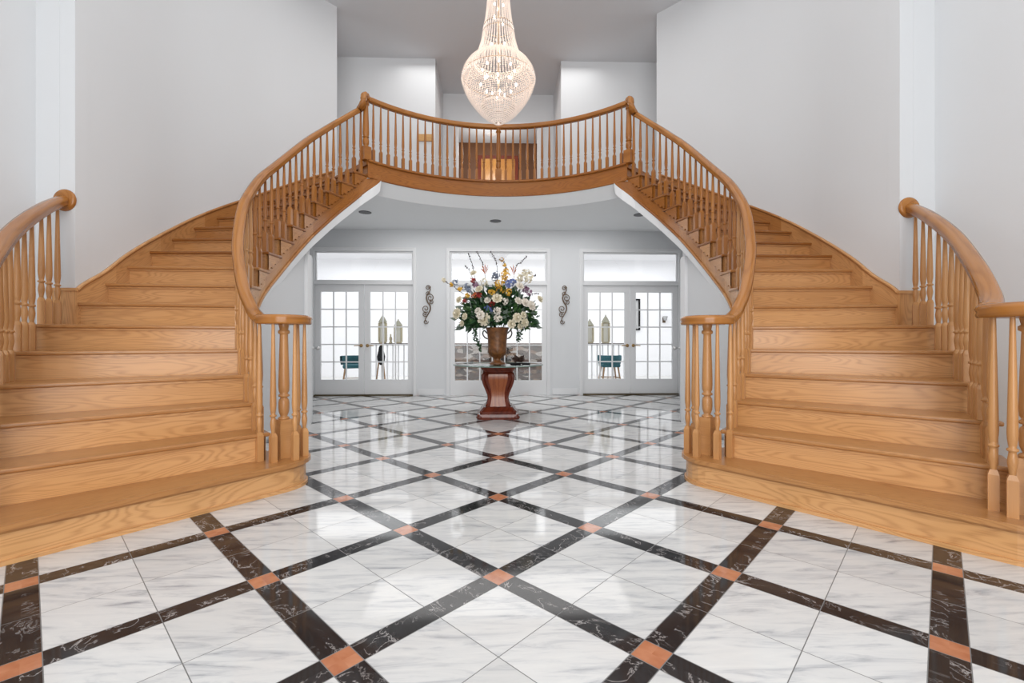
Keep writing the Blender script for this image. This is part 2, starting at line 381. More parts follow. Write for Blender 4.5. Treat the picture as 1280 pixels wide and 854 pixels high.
# lower hall ceiling
pc = arcp(.24)+[(1.95,6.42),(2.6,7.05)]+[tuple(outw(t*.25, .05).xy) for t in range(72, 55, -1)]+[(3.6,5.7),(3.6,YW)]
pc = pc+[(-x, y) for x, y in pc[::-1] if not any(abs(x-p[0])<1e-6 and abs(y-p[1])<1e-6 for p in arcp(.24))]
m = MB(); m.prism(pc, HC, HC+.03); sbuild(m, 'ceiling_lower', CEIL2)
# sloping white plaster band under the balcony, and the soffits of the stairs
m = MB(); a, b = arcp(.015), arcp(.24)
m.grid([[(p[0],p[1],FL-.235) for p in a], [(q[0],q[1],HC) for q in b]][::-1]); sbuild(m, 'ceiling_band', SOFF)
for s, nm in ((1,'right'),(-1,'left')):
    m = MB(); rows = []
    for i in range(0, 56):
        t = min(8+i*.2, 18.98); f = .045*max(0, min(1, (t-17.6)/.8)); p = inn(t, T-.010-f); q = inn(t, T+.03-f); q2 = inn(t, .30); o = outw(max(t, 7)); z = zb(t); e = min(z, 3.185)
        dz = .135*min(1, (t-7.9)/2)
        rows.append([(p.x,p.y,e), (q.x,q.y,min(e-dz, 3.056)), (q2.x,q2.y,min(e-dz, 3.056)), (o.x,o.y,min(e-dz, 3.056))])
    m.grid(rows, smooth=False)
    sbuild(m, 'ceiling_stair_'+nm, SOFF, mirror=s < 0)
# baseboards of the rear wall
m = MB()
for a, b in ((-1.47,-1.0),(1.0,1.47)): m.box(a, b, YW-.015, YW, 0.015, .12)
sbuild(m, 'baseboard_rear', TRIM)
# casings
m = MB(); cw = .062
for a, b in ((-3.37,-1.57),(-.9,.9),(1.57,3.37)):
    for x0, x1 in ((a-cw, a), (b, b+cw)):
        m.box(x0, x1, YW-.02, YW, 0, tz+cw); m.box(x0+.012, x0+.03, YW-.028, YW-.02, 0, tz+cw-.012)
    m.box(a, b, YW-.02, YW, tz, tz+cw); m.box(a, b, YW-.028, YW-.02, tz+.045, tz+.062)
    m.box(a, b, YW-.01, YW+.1, 2.045, 2.10)
sbuild(m, 'trim_4', TRIM)
m = MB()
for a, b in ((-3.37,-1.57),(1.57,3.37)): m.box(a, b, YW-.03, YW+.1, 0, .022)
sbuild(m, 'trim_5', plain('door_threshold', (.12,.09,.05), .35, .7))
# ---------------------------------------------------------------- french doors and transoms
def sash(x0, x1, z0, z1, cols, rows, st, top, bot, y=YW+.03, th=.04, mun=.022):
    f = MB(); g = MB()
    f.box(x0, x0+st, y, y+th, z0, z1); f.box(x1-st, x1, y, y+th, z0, z1)
    f.box(x0+st, x1-st, y, y+th, z1-top, z1); f.box(x0+st, x1-st, y, y+th, z0, z0+bot)
    a, b, c, d = x0+st, x1-st, z0+bot, z1-top
    for i in range(1, cols): x = a+(b-a)*i/cols; f.box(x-mun/2, x+mun/2, y+.008, y+th-.008, c, d)
    for i in range(1, rows): z = c+(d-c)*i/rows; f.box(a, b, y+.009, y+th-.009, z-mun/2, z+mun/2)
    g.face([(a,y+th/2,c),(b,y+th/2,c),(b,y+th/2,d),(a,y+th/2,d)])
    return f, g
n = 1
for x0, x1, hs in ((-3.37,-2.472,1),(-2.468,-1.57,-1),(1.57,2.468,1),(2.472,3.37,-1)):
    f, g = sash(x0+.004, x1-.004, .024, 2.043, 3, 5, .10, .13, .27)
    d = sbuild(f, 'door_%d' % n, TRIM); n += 1
    g.build('pane', GLASS, d)
    hx = (x1-.055) if hs > 0 else (x0+.055); k = MB(); Rm = Matrix.Rotation(PI/2, 3, 'X')
    k.lathe([(.031,0),(.031,.006),(.012,.012),(.010,.04),(.016,.048),(.001,.05)], (hx, YW+.03, .92), 14, tilt=Rm)
    k.tube([(hx,YW-.012,.92),(hx-hs*.04,YW-.016,.922),(hx-hs*.12,YW-.012,.915)], .008, 8)
    k.build('door_handle', BRASS, d)
n = 1
for x0, x1 in ((-3.37,-1.57),(-.9,.9),(1.57,3.37)):
    f, g = sash(x0, x1, 2.10, tz, 1, 1, .03, .03, .03); w = sbuild(f, 'window_%d' % n, TRIM); n += 1; g.build('pane', GLASS, w)
f, g = sash(-.9, .9, .0, 2.045, 7, 5, .09, .13, .27); w = sbuild(f, 'window_4', TRIM); g.build('pane', GLASS, w)
# ---------------------------------------------------------------- room behind the glass
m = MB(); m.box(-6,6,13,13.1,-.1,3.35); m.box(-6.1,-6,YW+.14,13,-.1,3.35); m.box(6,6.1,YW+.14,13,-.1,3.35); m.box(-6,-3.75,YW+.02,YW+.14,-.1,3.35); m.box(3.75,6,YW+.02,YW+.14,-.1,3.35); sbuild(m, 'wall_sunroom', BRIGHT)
m = MB(); m.box(-6,6,YW+.14,13,3.30,3.35); sbuild(m, 'ceiling_sunroom', plain('stipple_ceiling', (.85,.85,.87), .8, bump=.5, bscale=25, em=(1,1,1), es=.05))  # slight emission added to the ceiling to brighten it
m = MB(); m.box(-6,6,YW+.02,13,-.1,-.005); sbuild(m, 'floor_sunroom', plain('pale_floor', (.75,.74,.72), .4, vary=.05, bscale=2))
# =================================================================== STAIRS
ROT = lambda a: math.atan2(a.y, a.x)
def staircase(mir):
    side = 'left' if mir else 'right'
    sx = -1 if mir else 1
    st = empty('staircase', (sx*2.4, 3.2, 0), 'curved oak staircase rising along the %s wall to the balcony' % side, 'staircase')
    B = lambda mb, name, mat, **k: mb.build(name, mat, st, mirror=mir, **k)
    # bottom step with bullnose at both ends
    d = Vector((.64,-.768)); nn = Vector((.768,.64)); base = Vector((2.04,2.39))
    def outline(r, shift=0):
        c1 = base+d*(-.95)+nn*.23; c2 = base+d*.50+nn*.23
        a0 = math.atan2(-nn.y, -nn.x)
        pts = []
        for k in range(13): a = a0-PI*.93*k/12; pts.append((c1.x+r*math.cos(a), c1.y+r*math.sin(a)))
        pts = pts[::-1]
        for k in range(13): a = a0+PI*.95*k/12; pts.append((c2.x+r*math.cos(a), c2.y+r*math.sin(a)))
        return pts
    def withback(pts):
        return pts+[(2.75,2.35),(1.75,3.5)]
    al = math.atan2(d.y, d.x)
    m = MB(); m.prism(withback(outline(.23)), 0, R-.03, al, False); B(m, 'riser', OAK)
    m = MB(); m.prism(withback(outline(.243)), 0, .022, al, False); B(m, 'shoe_moulding', OAK)
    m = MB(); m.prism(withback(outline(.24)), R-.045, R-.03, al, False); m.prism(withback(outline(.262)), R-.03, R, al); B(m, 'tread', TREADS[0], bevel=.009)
    for n in range(2, 19):
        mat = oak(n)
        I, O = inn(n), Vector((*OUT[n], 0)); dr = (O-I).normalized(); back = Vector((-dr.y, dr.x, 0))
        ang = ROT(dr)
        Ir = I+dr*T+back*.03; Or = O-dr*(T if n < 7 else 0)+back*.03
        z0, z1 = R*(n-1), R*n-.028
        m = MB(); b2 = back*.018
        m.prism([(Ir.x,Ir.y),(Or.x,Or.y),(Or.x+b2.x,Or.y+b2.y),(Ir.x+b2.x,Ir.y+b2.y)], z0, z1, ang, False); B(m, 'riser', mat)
        if n < 18:
            In, On = inn(n+1, -.0), Vector((*OUT[n+1], 0))
            dn = (On-In).normalized(); bk = Vector((-dn.y, dn.x, 0))*.05
            pts = [(I.x,I.y)]
            outer = [(O.x,O.y)]
            if n == 6: outer += [(3.56,3.80),(3.43,3.80)]
            bi = In+bk+Vector((0,0,0))
            bo = On+bk
            if n < 6: bo = On+(On-O).normalized()*.04
            if n == 6: poly = pts+outer+[(3.425,3.82),(bi.x,bi.y)]
            else: poly = pts+outer+[(bo.x,bo.y),(bi.x,bi.y)]
            m = MB(); m.prism(poly, R*n-.028, R*n, ang)
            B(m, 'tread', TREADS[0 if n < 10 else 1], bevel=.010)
        else:
            m = MB(); bk = back*.12; m.prism([(I.x,I.y),(O.x,O.y),(O.x+bk.x,O.y+bk.y),(I.x+bk.x,I.y+bk.y)], R*n-.028, R*n+.002, ang); B(m, 'landing_nosing', mat, bevel=.01)
        # cove moulding under the nosing
        m = MB(); c = back*-.012
        a1, a2 = Ir, Or
        m.prism([(a1.x+c.x,a1.y+c.y),(a2.x+c.x,a2.y+c.y),(a2.x,a2.y),(a1.x,a1.y)], R*n-.042, R*n-.028, ang, True); B(m, 'cove_moulding', mat)
        # scroll bracket on the open side
        if n >= 3 and n < 18:
            tt = [n+.12+.88*k/10 for k in range(11)]; m = MB()
            prof = [.145,.15,.12,.115,.125,.085,.07,.075,.045,.03,.028]
            P = [inn(t, T-.022) for t in tt]
            top = R*n-.028
            for k in range(10):
                a, b = P[k], P[k+1]
                m.face([(a.x,a.y,top),(a.x,a.y,top-prof[k]),(b.x,b.y,top-prof[k+1]),(b.x,b.y,top)], [(k*.02,0),(k*.02,.1),(k*.02+.02,.1),(k*.02+.02,0)])
                q = [inn(tt[k], T+.001), inn(tt[k+1], T+.001)]
                m.face([(a.x,a.y,top-prof[k]),(q[0].x,q[0].y,top-prof[k]),(q[1].x,q[1].y,top-prof[k+1]),(b.x,b.y,top-prof[k+1])], [(0,0),(0,.01),(.02,.01),(.02,0)])
            B(m, 'scroll_bracket', mat)
    # open (inner) string
    for (n0, n1, mat) in ((2,8,oak(2)),(8,10,oak(8)),(10,12,oak(10)),(12,14,oak(12)),(14,19,oak(14))):
        m = MB()
        for n in range(n0, n1):
            rows = []; uvr = []
            for k in range(6):
                t = n+k/5; p = inn(t, T-.045*max(0, min(1, (t-17.6)/.8))); tp = min(R*n-.028, 3.25)
                if k == 0: t0 = .12
                lo = min(zb(t), tp)
                rows.append([(p.x,p.y,tp),(p.x,p.y,lo)]); uvr.append([(t*.3,tp-R*t),(t*.3,lo-R*t)])
            m.grid(rows, uvr, True)
            p = inn(n, T)
        # bead along the lower edge
        pts = [inn(t, T-.006) for t in [n0+i*.2 for i in range(int((n1-n0)*5)+1)] if zb(t) > .01]; ts = [t for t in [n0+i*.2 for i in range(int((n1-n0)*5)+1)] if zb(t) > .01]
        if len(pts) > 2: m.sweep([(p.x,p.y,zb(t)+.01) for p, t in zip(pts, ts)], [(-.008,-.012),(.008,-.012),(.008,.012),(-.008,.012)])
        B(m, 'open_string', mat)
    # outer string beside the lower steps
    m = MB()
    for n in range(2, 7):
        O, On = Vector((*OUT[n],0)), (Vector((*OUT[n+1],0)) if n < 6 else Vector((3.56,3.8,0)))
        dr = (On-O).normalized(); q = Vector((-dr.y, dr.x, 0))*T
        a, b = O+q, On+q
        if n == 6: b = Vector((3.53,3.8,0))
        m.face([(a.x,a.y,0),(b.x,b.y,0),(b.x,b.y,R*n-.028),(a.x,a.y,R*n-.028)][::1], [(0,0),(.4,0),(.4,1),(0,1)])
    B(m, 'outer_string', OAK)
    # wall skirting above the treads
    for (t0, t1, mat) in ((7,8.5,oak(7)),(8.5,10.5,oak(9)),(10.5,12.5,oak(11)),(12.5,18.2,oak(13))):
        m = MB(); k = int((t1-t0)/.125); rows = []; uvr = []
        ts = [t0+(t1-t0)*i/k for i in range(k+1)]
        dd = 0
        for i, t in enumerate(ts):
            p = outw(t, -.014); q = outw(t, .0); zt = R*t+.10; zl = R*t-.25
            rows.append([(p.x,p.y,zt),(p.x,p.y,zl)]); uvr.append([(t*.3,0),(t*.3,.35)])
        m.grid(rows, uvr)
        m.sweep([(outw(t,-.014).x, outw(t,-.014).y, R*t+.10) for t in ts], [(-.012,-.014),(.014,-.014),(.014,.008),(-.004,.012),(-.012,.002)][::1])
        B(m, 'wall_skirting', mat)
    m = MB(); m.box(3.412, 3.60, 3.785, 3.80, R*6, R*7+.09); m.box(3.405, 3.60, 3.775, 3.80, R*7+.09, R*7+.115); B(m, 'wall_skirting', OAK)
    return st
staircase(True); staircase(False)
# ------------------------------------------------------------------ turned pieces
def baluster(m, x, y, z, h, ang=0, hb=.020, blk=.17, s=1.0):
    ca, sa = math.cos(ang), math.sin(ang)
    q = [(-hb,-hb),(hb,-hb),(hb,hb),(-hb,hb)]; Q = [(x+a*ca-b*sa, y+a*sa+b*ca) for a, b in q]
    q2 = [(a*.62, b*.62) for a, b in q]; Q2 = [(x+a*ca-b*sa, y+a*sa+b*ca) for a, b in q2]
    for i in range(4):
        j = (i+1) % 4; w = 2*hb
        m.face([(*Q[i],z),(*Q[j],z),(*Q[j],z+blk),(*Q[i],z+blk)], [(0,i*w),(0,i*w+w),(blk,i*w+w),(blk,i*w)])
        m.face([(*Q[i],z+blk),(*Q[j],z+blk),(*Q2[j],z+blk+.025*s),(*Q2[i],z+blk+.025*s)], [(blk,i*w),(blk,i*w+w),(blk+.02,i*w+w),(blk+.02,i*w)])
    k = hb/.017
    pr = [(.010*k,0),(.0115*k,.02),(.016*k,.055),(.0165*k,.07),(.0125*k,.105),(.0115*k,.112),(.0185*k,.118),(.0185*k,.126),(.0115*k,.132),(.0135*k,.145),(.0165*k,.175),(.0175*k,.20)]
    top = h-blk-.02*s
    pr = [(r, zz*s) for r, zz in pr]
    z1 = pr[-1][1]
    for f in (.25,.5,.75,1): pr.append(((.0175-.0090*f)*k, z1+(top-z1)*f))
    m.lathe(pr, (x, y, z+blk+.02*s), 10)
def newel(m, x, y, z, h, ang=0, hb=.042, blk=.28, s=1.0):
    ca, sa = math.cos(ang), math.sin(ang)
    Q = [(x+a*ca-b*sa, y+a*sa+b*ca) for a, b in [(-hb,-hb),(hb,-hb),(hb,hb),(-hb,hb)]]
    m.prism(Q, z, z+blk)
    k = hb/.042; t = h-blk
    pr = [(.033*k,0),(.036*k,.006),(.033*k,.014),(.021*k,.022),(.026*k,.035),(.032*k,.055),(.0335*k,.085),(.033*k,.12),(.030*k,.14),(.022*k,.15),(.022*k,.157),(.034*k,.163),(.034*k,.174),(.024*k,.183),(.032*k,.20),(.034*k,.24)]
    pr = [(r, zz*s) for r, zz in pr]; z1 = pr[-1][1]
    pr += [((.035-.010*f)*k, z1+(t-.08-z1)*f) for f in (.3,.6,1)]
    pr += [(.025*k,t-.075),(.036*k,t-.068),(.036*k,t-.05),(.026*k,t-.042),(.032*k,t-.01),(.032*k,t)]
    m.lathe(pr, (x, y, z+blk), 18)
RP = [(-.034,-.030),(.034,-.030),(.040,-.018),(.036,-.004),(.043,.010),(.036,.026),(.018,.035),(-.018,.035),(-.036,.026),(-.043,.010),(-.036,-.004),(-.040,-.018)]
def catmull(P, k=8):
    P = [Vector(p) for p in P]; out = []
    for i in range(len(P)-1):
        p0, p1, p2, p3 = P[max(i-1,0)], P[i], P[i+1], P[min(i+2,len(P)-1)]
        for j in range(k):
            f = j/k; out.append(.5*((2*p1)+(p2-p0)*f+(2*p0-5*p1+4*p2-p3)*f*f+(-p0+3*p1-3*p2+p3)*f**3))
    out.append(P[-1]); return out
def volute(cx, cy, a0, cw, z, r0=.145, turns=1.35):
    pts = []; N_ = 44
    for i in range(1, N_+1):
        f = i/N_; a = a0+(-1 if cw else 1)*2*PI*turns*f; r = r0-(r0-.035)*max(0, f-.35)/.65
        pts.append((cx+r*math.cos(a), cy+r*math.sin(a), z))
    return pts
def ro(t):
    k = [(2.2,.72),(3,.665),(4,.62),(5,.63),(6,.655),(7,.71),(8,.735),(30,.74)]
    for (a, b), (c, d) in zip(k, k[1:]):
        if t <= c: return b+(d-b)*max(0, (t-a))/(c-a)
def inner_rail(mir):
    side = 'left' if mir else 'right'; sx = -1 if mir else 1
    NX, NY = 1.53, 3.30
    root = empty('stair_banister', (sx*NX, NY, R), 'long oak banister on the open side of the %s staircase, sweeping up to the balcony' % side, 'banister')
    pts = []; t = 17.62
    end = Vector((1.745, 6.10, 4.255))
    top = inn(t, .055); pts.append((end.x+.012, end.y-.03, 4.262)); pts.append((end.x+.020, end.y-.05, 4.235)); pts.append((end.x+.030,end.y-.065,4.13))
    while t > 2.75:
        p = inn(t, .055); pts.append((p.x, p.y, R*t+ro(t))); t -= .42
    va = math.radians(-37); pts.append((NX+.145*math.cos(va)+.035, NY+.145*math.sin(va)+.05, 1.178)); pts.append((NX+.145*math.cos(va), NY+.145*math.sin(va), 1.168))
    path = catmull(pts, 4)+[Vector(p) for p in volute(NX, NY, va, True, 1.165)]
    m = MB(); m.sweep(path, RP); hr = m.build('handrail', RAIL, root, mirror=mir)
    m = MB(); m.lathe([(.07,-.02),(.075,-.01),(.075,.025),(.06,.036),(0,.037)], (NX,NY,1.165), 24); m.build('volute_cap', RAIL, hr, mirror=mir)
    m = MB(); newel(m, NX, NY, R, 1.14-R, math.radians(40), .045, .27); m.build('newel_post', BAL, root, mirror=mir)
    for x, y in ((1.645,3.19),(1.535,3.155),(1.415,3.215),(1.40,3.335),(1.49,3.435)):
        m = MB(); baluster(m, x, y, R, 1.14-R, math.radians(-50), blk=.175); m.build('baluster', BAL, root, mirror=mir)
    for n in range(2, 18):
        for f in (.22, .72):
            t = n+f; p = inn(t, .055)
            h = R*t+ro(t)-.02-R*n
            if n == 17 and f > .5: h += .06
            d = inn(t+.05)-inn(t-.05)
            m = MB(); baluster(m, p.x, p.y, R*n, h, ROT(d), blk=.175)
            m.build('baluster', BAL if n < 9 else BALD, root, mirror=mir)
inner_rail(True); inner_rail(False)
OL = [(3.51,3.79,2.155),(3.44,3.60,2.055),(3.30,3.33,1.905),(3.17,3.10,1.765),(3.03,2.89,1.63),(2.78,2.56,1.42),(2.60,2.34,1.265),(2.50,2.24,1.20),(2.439,2.195,1.175)]
def outer_rail(mir):
    side = 'left' if mir else 'right'; sx = -1 if mir else 1
    VX, VY = 2.54, 2.108
    root = empty('stair_banister', (sx*VX, VY, R), 'short oak banister on the wall side of the %s staircase, ending at a round rosette' % side, 'banister')
    path = catmull(OL, 8); va = math.radians(135.8)
    full = path+[Vector(p) for p in volute(VX, VY, va, False, 1.165)]
    m = MB(); m.sweep(full, [(a*1.08, b*1.05) for a, b in RP]); hr = m.build('handrail', RAIL, root, mirror=mir)
    m = MB(); m.lathe([(.07,-.02),(.075,-.01),(.075,.025),(.06,.036),(0,.037)], (VX,VY,1.165), 24); m.build('volute_cap', RAIL, hr, mirror=mir)
    m = MB(); Rm = Matrix.Rotation(PI/2, 3, 'X'); m.lathe([(.088,0),(.088,.012),(.078,.024),(.05,.026),(0,.027)], (3.505,3.799,2.155), 28, tilt=Rm); m.build('rosette', RAIL, hr, mirror=mir)
    m = MB(); newel(m, VX, VY, R, 1.14-R, math.radians(-45), .045, .27); m.build('newel_post', BAL, root, mirror=mir)
    for a in (150, 195, 240, 290, 340):
        a = math.radians(a); m = MB(); baluster(m, VX+.125*math.cos(a), VY+.125*math.sin(a), R, 1.14-R, math.radians(45), blk=.175); m.build('baluster', BAL, root, mirror=mir)
    rings = {2:[(2.58,2.31),(2.66,2.41)], 3:[(2.745,2.515),(2.81,2.60),(2.88,2.685)], 4:[(2.96,2.795),(3.03,2.89),(3.09,2.98)], 5:[(3.16,3.09),(3.235,3.21),(3.305,3.33)], 6:[(3.375,3.47),(3.435,3.59),(3.485,3.71)]}
    for n, L_ in rings.items():
        for x, y in L_:
            z = min(path, key=lambda q: (q.x-x)**2+(q.y-y)**2).z
            m = MB(); baluster(m, x, y, R*n, z-.025-R*n, math.radians(55), blk=.175); m.build('baluster', BAL, root, mirror=mir)
outer_rail(True); outer_rail(False)
# balcony
root = empty('balcony_balustrade', (0, CY, FL), 'curved oak balustrade with slim turned balusters along the upper balcony edge', 'balustrade')
m = MB(); m.sweep([(*arc(-1+2*i/60, .05), 4.255) for i in range(61)], RP); m.build('handrail', RAIL, root)
for t in (-1, 0, 1):
    x, y = arc(t, .05); h = 4.235-FL
    m = MB(); newel(m, x, y, FL, h, -t*A0, .052 if t else .046, .18, .8); 
    m.build('newel_post', BALD, root)
    if t: 
        m = MB(); m.box(x-.05, x+.05, y-.05, y+.045, 4.22, 4.30); m.build('newel_cap', RAIL, root, bevel=.008)
ref = MB(); baluster(ref, 0, 0, 0, 4.23-FL, 0, .019, .165, .85)
bo = None
for s in (-1, 1):
    for i in range(1, 18):
        t = s*i/18; x, y = arc(t, .05)
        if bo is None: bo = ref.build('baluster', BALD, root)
        else:
            bo = bo.copy(); C.objects.link(bo); bo.parent = root
        bo.location = Vector((x, y, FL))-root.location; bo.rotation_euler = (0, 0, -t*A0)
# fascia
fa = empty('balcony_fascia', (0, CY, FL-.235), 'curved oak fascia board along the front edge of the balcony floor', 'fascia')
m = MB(); P = arcp(.0, 60); Q = arcp(-.03, 60)
L_ = RB*2*A0/60
m.grid([[(p[0],p[1]-.002,FL-.012) for p in P], [(p[0],p[1]-.002,FL-.235) for p in P]], [[(i*L_,0) for i in range(61)], [(i*L_,.22) for i in range(61)]])
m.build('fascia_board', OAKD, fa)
m = MB(); m.sweep([(*p, FL-.012) for p in arcp(-.008, 60)], [(-.012,-.016),(.02,-.016),(.02,.014),(-.012,.014)]); m.build('nosing', OAKD, fa)
m = MB(); m.sweep([(*p, FL-.228) for p in arcp(-.004, 60)], [(-.010,-.010),(.006,-.010),(.006,.010),(-.010,.010)]); m.build('bottom_bead', OAKD, fa)
# =================================================================== CHANDELIER
CX, CYY, CZ = 0, 4.5, 3.16
k = .0079
CRY = plain('crystal_bead', (.80,.71,.65), .12, em=(1,.84,.74), es=.20)  # beads given their own glow in place of light caught in crystal
CRY2 = plain('crystal_pale', (.50,.44,.41), .1, em=(1,.85,.75), es=.06)  # fainter added glow for the lower basket beads
FRM = plain('chandelier_frame', (.55,.42,.30), .3, .9)
ch = empty('chandelier', (CX, CYY, UC), 'large basket chandelier of crystal bead strands hanging above the foyer', 'chandelier')
def zp(y): return 1.025+(425-y)/570*4.5
up = [(-22,9.5),(-12,11.5),(0,13.5),(12,14.6),(24,16),(34,18)]
midt = [(42,19.5),(50,20.5),(58,22.5),(66,25),(75,29)]
bowl = [(75,29),(78,33.5),(83,38.5),(90,43),(97,45.3),(104,45),(112,42.5),(120,38.5),(127,34),(134,28.5),(141,22.5),(148,14.5),(154,5)]
low = [(129,20),(133,20.5),(139,19),(145,15.5),(151,9)]
def interp(tab, y):
    for (a, b), (c, d) in zip(tab, tab[1:]):
        if y <= c: return b+(d-b)*(y-a)/(c-a)
    return tab[-1][1]
def strands(tab, nst, step, r, hh, swag=0):
    m = MB(); y = tab[0][0]
    while y <= tab[-1][0]+.01:
        rr = interp(tab, y)*k
        for i in range(nst):
            a = 2*PI*i/nst
            m.octa((CX+rr*math.cos(a), CYY+rr*math.sin(a), zp(y)), r, hh)
        sl = abs(interp(tab, y+.5)-interp(tab, y)) *2
        y += step/max(1, math.hypot(1, sl)*.9)
    return m
strands(up, 30, 1.6, .0085, .0065).build('upper_strands', CRY, ch)
strands(midt, 42, 1.6, .0085, .0065).build('middle_strands', CRY, ch)
strands(bowl, 78, 2.0, .0118, .0068).build('basket_strands', CRY, ch)
strands(low, 40, 1.4, .0085, .0055).build('lower_basket_strands', CRY2, ch)
def ringm(y, r, t=.006):
    m = MB(); n = 40
    m.tube([(CX+r*k*math.cos(2*PI*i/n), CYY+r*k*math.sin(2*PI*i/n), zp(y)) for i in range(n+1)], t, 6, False); return m
rgs = {}
for y, r, yy in ((-22,9.5,0),(34,18,36),(42,19.5,1),(75,29,77),(97,44,99),(129,20,131)): rgs[yy] = ringm(y, r, .004).build('frame_ring', FRM, ch)
for y, r, n, l in ((36,18.8,36,.04),(77,31,60,.05),(99,45.5,60,.05),(131,21,40,.035)):
    m = MB()
    for i in range(n):
        a = 2*PI*i/n; m.octa((CX+r*k*math.cos(a), CYY+r*k*math.sin(a), zp(y)-.015), .008, l*.5)
    m.build('crystal_fringe', CRY, rgs[y])
m = MB(); m.blob((CX,CYY,zp(155)), .016, 8, 6); m.build('crystal_finial', CRY, ch)
BULB = plain('lit_bulb', (1,.9,.8), .3, em=(1,.86,.68), es=12)
for (y, r, n) in ((8,6,3),(26,8,2),(58,9,3),(88,20,8),(106,22,8),(118,8,4)):
    for i in range(n):
        a = 2*PI*i/n+y; m = MB(); m.blob((CX+r*k*math.cos(a), CYY+r*k*math.sin(a), zp(y)), .0095, 8, 6, (1,1,1.8)); m.build('candle_bulb', BULB, ch)
m = MB(); m.tube([(CX,CYY,zp(120)),(CX,CYY,zp(-60))], .008, 8); m.build('stem', FRM, ch)
m = MB()
z = zp(-60); i = 0
while z < UC-.06:
    pts = [(CX+.014*math.cos(a)*(i % 2), CYY+.014*math.cos(a)*(1-i % 2), z+.02*math.sin(a)) for a in [2*PI*j/10 for j in range(11)]]
    m.tube(pts, .0035, 5, False); z += .033; i += 1
m.build('chain', BRASS, ch)
m = MB(); m.lathe([(.0,UC-.06),(.03,UC-.055),(.07,UC-.03),(.08,UC-.002)], (CX,CYY,0), 20); m.build('ceiling_rose', BRASS, ch)
# =================================================================== TABLE
TX, TY = -.005, 6.12; TZ = .70
tb = empty('pedestal_table', (TX, TY, 0), 'round glass-topped table on a carved cherry-wood pedestal in the rear hall', 'table')
def sqloft(prof, chf=.22):
    m = MB(); rows = []; uvr = []
    for r, z in prof:
        c = r*chf
        row = [(-r+c,-r),(r-c,-r),(r,-r+c),(r,r-c),(r-c,r),(-r+c,r),(-r,r-c),(-r,-r+c)]
        rows.append([(TX+a, TY+b, z) for a, b in row]); uvr.append([(z, i*r*.9) for i in range(9)])
    m.grid(rows, uvr, True, True); m.face(rows[-1]); return m
m = sqloft([(.27,.0),(.275,.03),(.265,.065),(.235,.075),(.24,.10),(.215,.12),(.19,.15)], .12)
m.sm = [False]*len(m.sm); base_ = m.build('base', CHERRY, tb)
m = sqloft([(.165,.15),(.158,.18),(.145,.22),(.135,.27),(.137,.33),(.152,.39),(.178,.45),(.198,.50),(.205,.54),(.200,.58),(.182,.605)], .16); ped_ = m.build('pedestal', CHERRY, tb)
m = sqloft([(.18,.60),(.195,.61),(.20,.625),(.215,.64),(.225,.665),(.235,.685)], .12); m.sm = [False]*len(m.sm); m.build('top_block', CHERRY, tb)
m = MB()
for a, b in ((-1,-1),(1,-1),(1,1),(-1,1)):     # scrolled corner brackets
    pts = [(TX+a*r, TY+b*r, z) for r, z in ((.168,.59),(.19,.57),(.195,.52),(.18,.45),(.145,.36),(.12,.28),(.125,.2),(.145,.155))]
    m.tube(catmull(pts, 4), .026, 8, True, lambda f: 1.1-.4*math.sin(f*PI))
m.build('corner_scrolls', CHERRY, ped_)
m = MB()
for a, b in ((-1,-1),(1,-1),(1,1),(-1,1)): m.blob((TX+a*.235, TY+b*.235, .028), .05, 10, 6, (1,1,.6))
m.build('feet', CHERRY, base_)
m = MB(); m.lathe([(0,TZ-.012),(.595,TZ-.012),(.60,TZ-.009),(.60,TZ-.003),(.595,TZ),(0,TZ)], (TX,TY,0), 64); gt = m.build('glass_top', TGLASS, tb)
m = MB()
m.lathe([(.58,TZ-.0115),(.602,TZ-.0105),(.602,TZ-.0015),(.598,TZ-.0008)], (TX,TY,0), 64); m.build('glass_edge', plain('glass_edge', (.16,.25,.21), .1), gt)
PAN = wood('cherry_panel', (.42,.13,.045), (.30,.075,.025), (.12,.025,.01), .16, .3)
pp = [(.165,.155),(.158,.18),(.145,.22),(.135,.27),(.137,.33),(.152,.39),(.178,.45),(.198,.50),(.205,.54),(.200,.58)]
for q in range(4):
    m = MB(); Rz = Matrix.Rotation(q*PI/2, 3, 'Z')
    m.grid([[tuple(Rz @ Vector((u*r*.62, -r-.004, z))+Vector((TX,TY,0))) for u in (-1,1)] for r, z in pp], [[(z,0),(z,.2)] for r, z in pp]); m.build('inlaid_panel', PAN, ped_)
# urn
URN = plain('urn_glaze', (.17,.065,.018), .42, vary=.9, bscale=22, bump=.6)
ur = empty('flower_urn', (TX-.01, TY, TZ), 'brown fluted urn vase on the glass table', 'urn')
m = MB(); ux = TX-.01
prof = [(.105,0),(.108,.015),(.085,.03),(.055,.045),(.045,.065),(.05,.08),(.075,.10),(.105,.125),(.125,.16),(.128,.2),(.125,.25),(.128,.33),(.135,.40),(.145,.455),(.155,.475),(.158,.49),(.145,.485),(.13,.46),(.0,.45)]
rows = []
for r, z in prof:
    row = []
    for i in range(48):
        a = 2*PI*i/48; f = 1+(.05*math.cos(a*12) if .09 < z < .2 else 0); row.append((ux+r*f*math.cos(a), TY+r*f*math.sin(a), TZ+z))
    rows.append(row)
m.grid(rows, None, True, True); m.build('body', URN, ur)
for s in (-1, 1):
    m = MB(); m.tube(catmull([(ux+s*.135,TY,TZ+.41),(ux+s*.175,TY,TZ+.45),(ux+s*.195,TY,TZ+.41),(ux+s*.17,TY,TZ+.36),(ux+s*.13,TY,TZ+.34)], 5), .009, 8); m.build('handle', plain('urn_handle', (.05,.035,.025), .5), ur)
